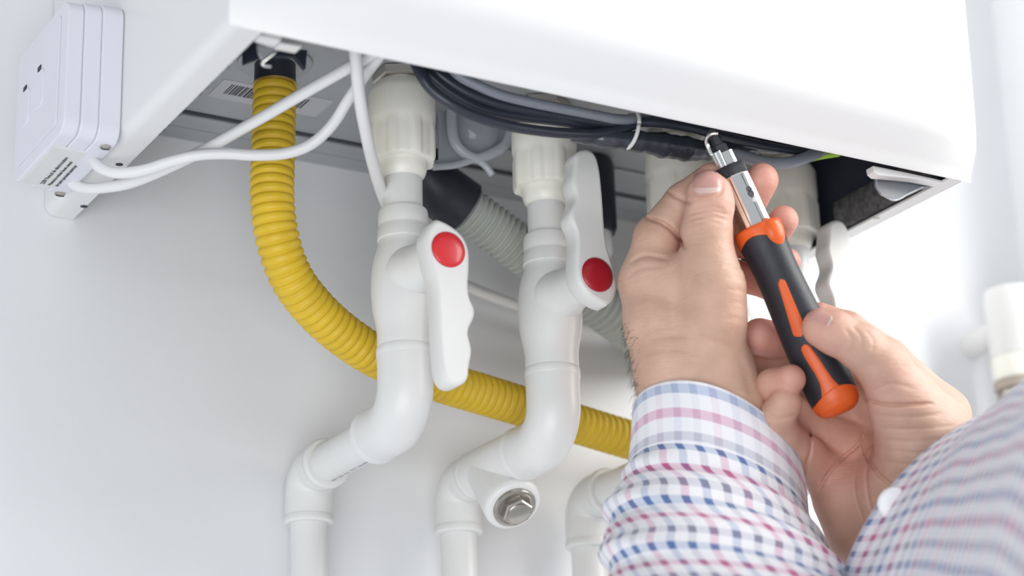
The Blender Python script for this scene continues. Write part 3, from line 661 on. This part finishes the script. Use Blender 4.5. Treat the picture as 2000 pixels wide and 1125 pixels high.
def skin_material():
    m = mat('skin', (.6, .34, .25), .46, sss=(.14, (1, .35, .2), .002)); nt = m.node_tree; b = nt.nodes['Principled BSDF']; N = nt.nodes.new; Lk = nt.links.new
    at_ = N('ShaderNodeAttribute'); at_.attribute_name = 'flush'
    tc = N('ShaderNodeTexCoord'); n1 = N('ShaderNodeTexNoise'); n1.inputs['Scale'].default_value = 55; n1.inputs['Detail'].default_value = 5; Lk(tc.outputs['Object'], n1.inputs['Vector'])
    rp = N('ShaderNodeValToRGB'); e = rp.color_ramp.elements; e[0].position, e[1].position = .3, .7
    e[0].color = (.55, .335, .24, 1); e[1].color = (.69, .455, .35, 1); Lk(n1.outputs['Fac'], rp.inputs['Fac'])
    mx = N('ShaderNodeMixRGB'); mx.inputs[2].default_value = (.68, .29, .235, 1); Lk(at_.outputs['Fac'], mx.inputs[0]); Lk(rp.outputs['Color'], mx.inputs[1])
    Lk(mx.outputs[0], b.inputs['Base Color'])
    v = N('ShaderNodeTexVoronoi'); v.inputs['Scale'].default_value = 900; v.feature = 'DISTANCE_TO_EDGE'
    n2 = N('ShaderNodeTexNoise'); n2.inputs['Scale'].default_value = 330; n2.inputs['Detail'].default_value = 6
    mp = N('ShaderNodeMapping'); mp.inputs['Scale'].default_value = (1, 1, 1.6)
    Lk(tc.outputs['Object'], mp.inputs['Vector']); Lk(mp.outputs['Vector'], v.inputs['Vector']); Lk(tc.outputs['Object'], n2.inputs['Vector'])
    n3 = N('ShaderNodeTexNoise'); n3.inputs['Scale'].default_value = 120; n3.inputs['Detail'].default_value = 4; n3.inputs['Distortion'].default_value = .6
    mp3 = N('ShaderNodeMapping'); mp3.inputs['Scale'].default_value = (1, 1, 6); Lk(tc.outputs['Object'], mp3.inputs['Vector']); Lk(mp3.outputs['Vector'], n3.inputs['Vector'])
    ad0 = N('ShaderNodeMath'); ad0.operation = 'ADD'; Lk(v.outputs['Distance'], ad0.inputs[0]); Lk(n2.outputs['Fac'], ad0.inputs[1])
    ad = N('ShaderNodeMath'); ad.operation = 'MULTIPLY_ADD'; ad.inputs[1].default_value = 1.6; Lk(n3.outputs['Fac'], ad.inputs[0]); Lk(ad0.outputs[0], ad.inputs[2])
    bp = N('ShaderNodeBump'); bp.inputs['Strength'].default_value = .32; bp.inputs['Distance'].default_value = .0007; Lk(ad.outputs[0], bp.inputs['Height']); Lk(bp.outputs['Normal'], b.inputs['Normal'])
    return m
M['skin'] = skin_material()
person = empty('person', (.3, -.4, -.3), 'person in a checked shirt turning a screwdriver under the boiler, only arms showing', 'person')
def skin_object(fld, flush, label):
    P, F = fld.mesh(); me = bpy.data.meshes.new('hand'); W_ = to_world(P)
    me.from_pydata(W_.tolist(), [], F.tolist()); me.materials.append(M['skin'])
    me.polygons.foreach_set('use_smooth', [True]*len(me.polygons))
    g = np.zeros(len(P), np.float32)
    for x, y, z, r, a in flush: g = np.maximum(g, a*np.exp(-((P[:, 0]-x)**2+(P[:, 1]-y)**2+(P[:, 2]-z)**2)/(r*r)))
    l = me.attributes.new('flush', 'FLOAT', 'POINT'); l.data.foreach_set('value', g)
    me.update(); o = link(bpy.data.objects.new('hand', me), person); o['label'] = label
    sm = o.modifiers.new('smooth', 'SMOOTH'); sm.factor = .5; sm.iterations = 1
    return o
def nail(fld, parent, c, ax, hl, hw, lift=1.0, lun=.3, z0=-400):
    """c: centre, ax: direction towards the tip (picture plane), half length and width"""
    ax = np.array(ax, float)/np.linalg.norm(ax); pr = np.array((-ax[1], ax[0]))
    def patch(name, q0, q1, m, par, lf):
        V, F, U = [], [], []; nl, nw = 16, 18
        for j in range(nl+1):
            q = q0+(q1-q0)*j/nl
            wd = hw*(1-abs(q)**5*.22)*(1 if q > -.8 else math.sqrt(max(.12, 1-((-.8-q)/.2)**2*.8)))
            if q > .75: wd *= math.sqrt(max(.2, 1-((q-.75)/.25)**2*.35))
            for i in range(nw+1):
                p = np.array(c)+ax*hl*q+pr*wd*(2*i/nw-1); U.append(p)
        U = np.array(U); z = fld.front(U[:, 0], U[:, 1], z0); Z = z.reshape(nl+1, nw+1)
        e = np.minimum(1, (1-np.abs(np.linspace(-1, 1, nw+1)))*6)[None, :]*np.ones((nl+1, 1))
        Zs = Z-lf*e
        V = to_world(np.column_stack([U, Zs.ravel()]))
        F = [(j*(nw+1)+i, j*(nw+1)+i+1, (j+1)*(nw+1)+i+1, (j+1)*(nw+1)+i) for j in range(nl) for i in range(nw)]
        return mesh(name, V, F, m, par)
    n_ = patch('fingernail', -1, 1, M['nail'], parent, lift)
    patch('lunula', -1+.02, -1+2*lun, M['lunula'], n_, lift+.5)
    return n_

# left hand: back of the wrist and thumb towards the camera, fingers folded behind the shaft
f1 = Field((1180, 285, -190), (1600, 930, 240), 2.5)
f1.chain([(1355, 940, -70, 84), (1332, 820, -40, 79), (1315, 715, -18, 74)], 40)
f1.chain([(1425, 940, -70, 88), (1412, 820, -40, 80), (1392, 715, -22, 68)], 40)
f1.chain([(1318, 710, -18, 74), (1290, 630, -5, 66), (1264, 550, 12, 52)], 34)
f1.chain([(1345, 700, 20, 68), (1278, 530, 72, 49)], 34)
f1.chain([(1365, 700, 40, 62), (1308, 525, 125, 45)], 34)
f1.chain([(1385, 700, 55, 58), (1350, 550, 160, 41)], 34)
f1.chain([(1392, 705, -40, 62), (1394, 620, -58, 58), (1396, 556, -62, 55)], 34)
f1.chain([(1440, 780, -40, 48), (1428, 720, -30, 40)], 30)
f1.chain([(1262, 552, 12, 51), (1284, 466, 18, 46)], 14, 22); f1.chain([(1284, 464, 18, 46), (1338, 397, 30, 41), (1390, 350, 30, 33)], 10)
f1.chain([(1290, 540, -10, 48), (1375, 545, -50, 50)], 26)
f1.chain([(1278, 530, 75, 46), (1330, 425, 112, 37), (1448, 425, 92, 34), (1488, 351, 58, 33)], 9, 16)
f1.chain([(1308, 525, 128, 43), (1378, 455, 150, 35), (1494, 482, 105, 32), (1531, 430, 68, 29)], 9, 16)
f1.chain([(1350, 550, 160, 39), (1410, 530, 160, 32), (1502, 555, 102, 29), (1538, 510, 72, 26)], 9, 16)
f1.chain([(1394, 560, -62, 58), (1382, 505, -60, 52), (1380, 455, -54, 49)], 14, 24); f1.chain([(1380, 455, -54, 49), (1386, 400, -50, 46.5), (1385, 380, -46, 45)], 12)
for ln, w_, dp in ((((1258, 424), (1290, 434), (1315, 452), (1340, 488)), 4.2, 10), (((1302, 372), (1322, 385), (1350, 398)), 4, 6),
                   (((1228, 515), (1260, 500), (1310, 508)), 4.5, 3.5), (((1222, 545), (1250, 525), (1300, 520)), 4, 1.2),
                   (((1350, 409), (1380, 402), (1418, 410)), 3.2, 2.8), (((1344, 419), (1382, 411), (1424, 420)), 3.2, 3.4), (((1345, 429), (1384, 422), (1422, 430)), 3.2, 3.0), (((1355, 438), (1384, 433), (1412, 438)), 3.2, 2),
                   (((1412, 522), (1432, 520), (1452, 527)), 4, 1.8), (((1418, 543), (1440, 541), (1460, 548)), 3.5, 1.2), (((1420, 566), (1442, 566), (1462, 572)), 3.5, 1.0), (((1418, 592), (1440, 592), (1460, 597)), 3.5, .9), (((1405, 625), (1430, 622), (1455, 628)), 4, 1.2),
                   (((1270, 662), (1330, 655), (1400, 668), (1440, 690)), 6, 1.6), (((1250, 690), (1320, 682), (1390, 700)), 5, .9),
                   (((1440, 690), (1456, 730), (1468, 790)), 8, 2.2)):
    f1.crease(ln, w_, dp, 30)
nb1 = [(1353, 340), (1352, 362), (1357, 378), (1381, 382), (1406, 378), (1411, 360), (1409, 340)]
f1.crease(nb1, 3.5, 2.4, 0)
hand1 = skin_object(f1, [(1386, 372, -60, 60, .45), (1488, 350, 58, 60, .95), (1531, 430, 68, 60, .95), (1540, 510, 72, 50, .95), (1390, 346, 32, 40, .5), (1470, 540, 100, 80, .8), (1335, 470, 0, 40, .3)], 'left hand with thumb along the chrome shaft')
nail(f1, hand1, (1381, 354), (-.02, -1), 24, 26.5, 1.6, .24)
# fine dark hair along the outer edge of the left wrist
parts = []
ins1 = f1.D < 0
for k in range(260):
    v0 = rng.uniform(625, 800)**1.0; iv = int((v0-f1.lo[1])/f1.step); z = -18+rng.uniform(-45, 60); iz = int((z-f1.lo[2])/f1.step)
    row = np.where(ins1[:, iv, iz])[0]
    if len(row) == 0: continue
    u0 = f1.lo[0]+row[0]*f1.step; ln = rng.uniform(10, 30)*np.interp(v0, [625, 700, 800], [.5, 1, 1.1])
    dx, dy = -rng.uniform(.15, .75), rng.uniform(.3, 1.1)
    Q = [(u0+2, v0, z), (u0+dx*ln*.55, v0+dy*ln*.35, z-3), (u0+dx*ln*.8, v0+dy*ln, z-6)]
    parts.append(tube(to_world(np.array(Q)), [.00007, .00005, .00002], 4))
hr = mesh('arm_hair', *join_geo(parts), M['hair'], hand1); hr['kind'] = 'stuff'

# right hand: palm towards the camera, cupping the end of the grip
f2 = Field((1425, 560, -215), (2000, 1170, 215), 2.1)
f2.chain([(1880, 1085, -170, 92), (1840, 1030, -40, 102), (1790, 960, 5, 100)], 50)
f2.chain([(1760, 1060, 0, 95), (1740, 980, 25, 85)], 40)
f2.chain([(1800, 960, 20, 88), (1838, 815, 28, 55)], 40)
f2.chain([(1770, 970, 35, 80), (1775, 845, 72, 52)], 40)
f2.chain([(1735, 985, 45, 72), (1698, 890, 82, 50)], 40)
f2.chain([(1705, 1010, 45, 64), (1630, 938, 66, 46)], 40)
f2.chain([(1680, 1060, 30, 60), (1640, 980, 45, 50)], 36)
f2.chain([(1820, 935, -18, 92), (1805, 860, -42, 90), (1768, 790, -76, 66)], 34)
f2.chain([(1838, 812, 30, 54), (1735, 702, 40, 40)], 14, 24); f2.chain([(1735, 702, 40, 40), (1655, 645, 44, 36), (1600, 620, 42, 30)], 10)
f2.chain([(1775, 845, 74, 50), (1640, 745, 100, 39), (1545, 672, 70, 37), (1484, 658, 22, 37)], 10, 20)
f2.chain([(1698, 890, 84, 48), (1572, 820, 66, 38), (1502, 775, 8, 32), (1508, 753, -56, 30), (1545, 741, -86, 29.5)], 16, 20)
f2.chain([(1640, 790, 110, 52), (1540, 718, 84, 38), (1480, 718, 96, 36)], 16)
f2.chain([(1630, 938, 66, 44), (1575, 892, 20, 39), (1528, 850, -44, 36), (1517, 814, -76, 35), (1534, 788, -90, 33)], 9, 20)
f2.chain([(1768, 792, -76, 66), (1728, 722, -106, 50), (1682, 678, -118, 45)], 16, 28); f2.chain([(1682, 678, -118, 45), (1630, 650, -122, 42), (1605, 640, -118, 39)], 12)
f2.carve((1650, 850, -40, 40), (1625, 780, -50, 40), 12)
for ln, w_, dp in ((((1690, 838), (1676, 868), (1640, 900), (1614, 930), (1598, 962)), 3.4, 4.5), (((1578, 832), (1584, 870), (1576, 905), (1566, 930)), 3.4, 5),
                   (((1684, 850), (1692, 890), (1725, 935), (1770, 962)), 3.6, 5), (((1700, 880), (1692, 930), (1698, 980), (1708, 1010)), 3.2, 3), (((1668, 930), (1672, 970), (1688, 1020)), 3, 1.8),
                   (((1687, 778), (1730, 790), (1790, 790), (1825, 788)), 3.2, 6), (((1700, 765), (1740, 750), (1790, 760)), 4, 1.5),
                   (((1705, 812), (1780, 815), (1850, 808)), 4, 1.6), (((1710, 835), (1790, 838), (1870, 830)), 4, 1.5), (((1718, 858), (1800, 862), (1885, 848)), 4, 1.6), (((1722, 880), (1810, 884), (1880, 868)), 4, 1.3), (((1732, 903), (1800, 908), (1860, 892)), 4, 1.3),
                   (((1650, 640), (1666, 668), (1660, 702)), 4, 2), (((1664, 636), (1682, 660), (1680, 690)), 4, 1.6), (((1690, 645), (1705, 665), (1702, 690)), 4, 1.2),
                   (((1498, 810), (1525, 818), (1556, 808)), 4, 2.4)):
    f2.crease(ln, w_, dp, 70)
hand2 = skin_object(f2, [(1600, 640, -116, 65, .6), (1484, 655, 20, 80, .9), (1545, 741, -80, 60, .7), (1524, 790, -42, 60, .7), (1640, 880, 30, 120, .55), (1600, 620, 40, 50, .5), (1740, 760, -120, 70, .25)], 'right hand with open palm cupping the end of the grip')
nail(f2, hand2, (1600, 618), (-.90, -.43), 26, 12, 1.4, .1)

# ------------------------------------------------------------------ checked shirt sleeves
def plaid(name='checked_cotton', ka=.42, kb=.42, kx=1):
    m = mat(name, (.9, .9, .92), .8); nt = m.node_tree; b = nt.nodes['Principled BSDF']; N = nt.nodes.new; Lk = nt.links.new
    tc = N('ShaderNodeTexCoord'); sp = N('ShaderNodeSeparateXYZ'); Lk(tc.outputs['UV'], sp.inputs[0])
    nz = N('ShaderNodeTexNoise'); nz.inputs['Scale'].default_value = 40; Lk(tc.outputs['UV'], nz.inputs['Vector'])
    def stripes(sock, off):
        a = N('ShaderNodeMath'); a.operation = 'MULTIPLY_ADD'; a.inputs[1].default_value = 1/.030; a.inputs[2].default_value = off; Lk(sock, a.inputs[0])
        f = N('ShaderNodeMath'); f.operation = 'FRACT'; Lk(a.outputs[0], f.inputs[0])
        r = N('ShaderNodeValToRGB'); r.color_ramp.interpolation = 'CONSTANT'; e = r.color_ramp.elements
        W_ = (.93, .93, .95, 0); cols = [(0, W_), (.14, (.25, .38, .62, 1)), (.27, W_), (.48, (.70, .27, .46, 1)), (.61, W_), (.81, (.47, .47, .56, 1)), (.94, W_)]
        e[0].position, e[0].color = cols[0]; e[1].position, e[1].color = cols[-1]
        for p, c in cols[1:-1]: q = e.new(p); q.color = c
        Lk(f.outputs[0], r.inputs['Fac']); return r.outputs
    mx = N('ShaderNodeMixRGB'); mx.blend_type = 'MULTIPLY'; mx.inputs[0].default_value = 1
    c1, c2 = stripes(sp.outputs[0], .1), stripes(sp.outputs[1], .35)
    # each stripe alone is pale (half woven with white); crossings are deep
    def pale(c, k_):
        q = N('ShaderNodeMixRGB'); q.inputs[0].default_value = k_; q.inputs[1].default_value = (.93, .93, .95, 1); Lk(c['Color'], q.inputs[2]); return q.outputs[0]
    Lk(pale(c1, ka), mx.inputs[1]); Lk(pale(c2, kb), mx.inputs[2]); 
    ck = N('ShaderNodeMixRGB'); Lk(c2['Alpha'], ck.inputs[0]); ck.inputs[1].default_value = (1, 1, 1, 1); Lk(c1['Color'], ck.inputs[2])
    ck2 = N('ShaderNodeMixRGB'); Lk(c1['Alpha'], ck2.inputs[0]); ck2.inputs[1].default_value = (1, 1, 1, 1); Lk(ck.outputs[0], ck2.inputs[2])
    fin = N('ShaderNodeMixRGB'); fin.blend_type = 'MULTIPLY'; fin.inputs[0].default_value = kx; Lk(mx.outputs[0], fin.inputs[1]); Lk(ck2.outputs[0], fin.inputs[2])
    Lk(fin.outputs[0], b.inputs['Base Color'])
    wv = N('ShaderNodeTexNoise'); wv.inputs['Scale'].default_value = 1500; Lk(tc.outputs['UV'], wv.inputs['Vector'])
    bp = N('ShaderNodeBump'); bp.inputs['Strength'].default_value = .25; bp.inputs['Distance'].default_value = .0005; Lk(wv.outputs['Fac'], bp.inputs['Height']); Lk(bp.outputs['Normal'], b.inputs['Normal'])
    b.inputs['Sheen Weight'].default_value = .2
    return m
M['plaid'] = plaid(); M['cuff'] = plaid('checked_cotton_cuff', .5, .14, .25)
def cloth(name, rings, parent, sub=10, n=96, fold=None, thick=.0009, uoff=0, m=None):
    """rings: (centre xyz, half-axis e1 xyz, half-axis e2 xyz) in the hand frame, lofted smoothly"""
    A = np.array([np.concatenate([np.array(q, float) for q in r]) for r in rings]); nr = len(A)
    par = np.arange(nr); tt = np.linspace(0, nr-1, (nr-1)*sub+1)
    ext = np.vstack([2*A[0]-A[1], A, 2*A[-1]-A[-2]]); B = []
    for t in tt:
        i = min(int(t), nr-2); q = t-i; p0, p1, p2, p3 = ext[i:i+4]
        B.append(.5*((2*p1)+(-p0+p2)*q+(2*p0-5*p1+4*p2-p3)*q*q+(-p0+3*p1-3*p2+p3)*q**3))
    B = np.array(B); V, UV = [], []; L = 0; prev = None
    for j, r in enumerate(B):
        c, e1, e2 = r[:3], r[3:6], r[6:]; ring = []
        for i in range(n+1):
            a = 2*math.pi*i/n; s_ = 1+(fold(tt[j], a) if fold else 0)
            ring.append(c+(e1*math.cos(a)+e2*math.sin(a))*s_)
        Wd = to_world(np.array(ring)); 
        if prev is not None: L += np.linalg.norm(Wd.mean(0)-prev)
        prev = Wd.mean(0); cir = np.linspace(0, np.linalg.norm(np.diff(Wd, axis=0), axis=1).sum(), n+1)
        V.extend(Wd); UV.extend([(L+uoff, q) for q in cir])
    F = [(j*(n+1)+i, j*(n+1)+i+1, (j+1)*(n+1)+i+1, (j+1)*(n+1)+i) for j in range(len(B)-1) for i in range(n)]
    o = mesh(name, V, F, m or M['plaid'], parent, uv=UV)
    sd_ = o.modifiers.new('thickness', 'SOLIDIFY'); sd_.thickness = thick; sd_.offset = 0
    return o
def fold1(t, a):
    return .035*math.sin(t*6.5+1.2*math.sin(a*2)+.6)*min(1, t*1.5)+.018*math.sin(t*13+a*3+1)*min(1, t)
sl1 = cloth('shirt_sleeve', [((1404, 965, -40), (172, 44, 10), (-8, -95, -122)), ((1400, 1030, -80), (208, 42, 12), (-8, -95, -150)), ((1420, 1105, -170), (240, 36, 14), (-8, -85, -180)), ((1450, 1210, -300), (265, 30, 14), (-5, -75, -205)), ((1500, 1420, -520), (300, 20, 10), (0, -70, -240)), ((1580, 1800, -850), (380, 10, 0), (0, -60, -260))], person, 14, 120, fold1, uoff=.03)
sl1['label'] = 'checked sleeve on the left forearm'
cloth('cuff', [((1402, 868, -14), (163, 50, 8), (-12, -114, -112)), ((1403, 905, -24), (168, 48, 8), (-10, -108, -120)), ((1404, 945, -34), (172, 46, 8), (-8, -101, -124)), ((1404, 985, -46), (176, 44, 10), (-8, -96, -126))], sl1, 10, 120, lambda t, a: .006*math.sin(a*5+t*2), thick=.0018, m=M['cuff'])
def fold2(t, a): return .02*math.sin(t*5+a*2)+.012*math.sin(t*9-a*3+1)
sl2 = cloth('shirt_sleeve', [((1792, 1018, -60), (140, -180, 10), (-60, -56, -230)), ((1868, 1068, -280), (132, -290, 10), (-66, -60, -280)), ((1960, 1110, -640), (125, -400, 10), (-76, -60, -280)), ((2060, 1190, -1030), (140, -500, 0), (-90, -60, -290)), ((2200, 1420, -1400), (190, -620, 0), (-110, -60, -300)), ((2500, 1900, -1800), (300, -800, 0), (-140, -60, -340))], person, 14, 120, fold2)
sl2['label'] = 'blurred checked sleeve on the right forearm, nearest the camera'
q = to_world(np.array([(1746, 984, -345)]))[0]
mesh('button', *lathe(q, -FW, [(-.002, .0070), (0, .0075), (.0012, .0073), (.0016, .0060)], 24), M['button'], sl2)
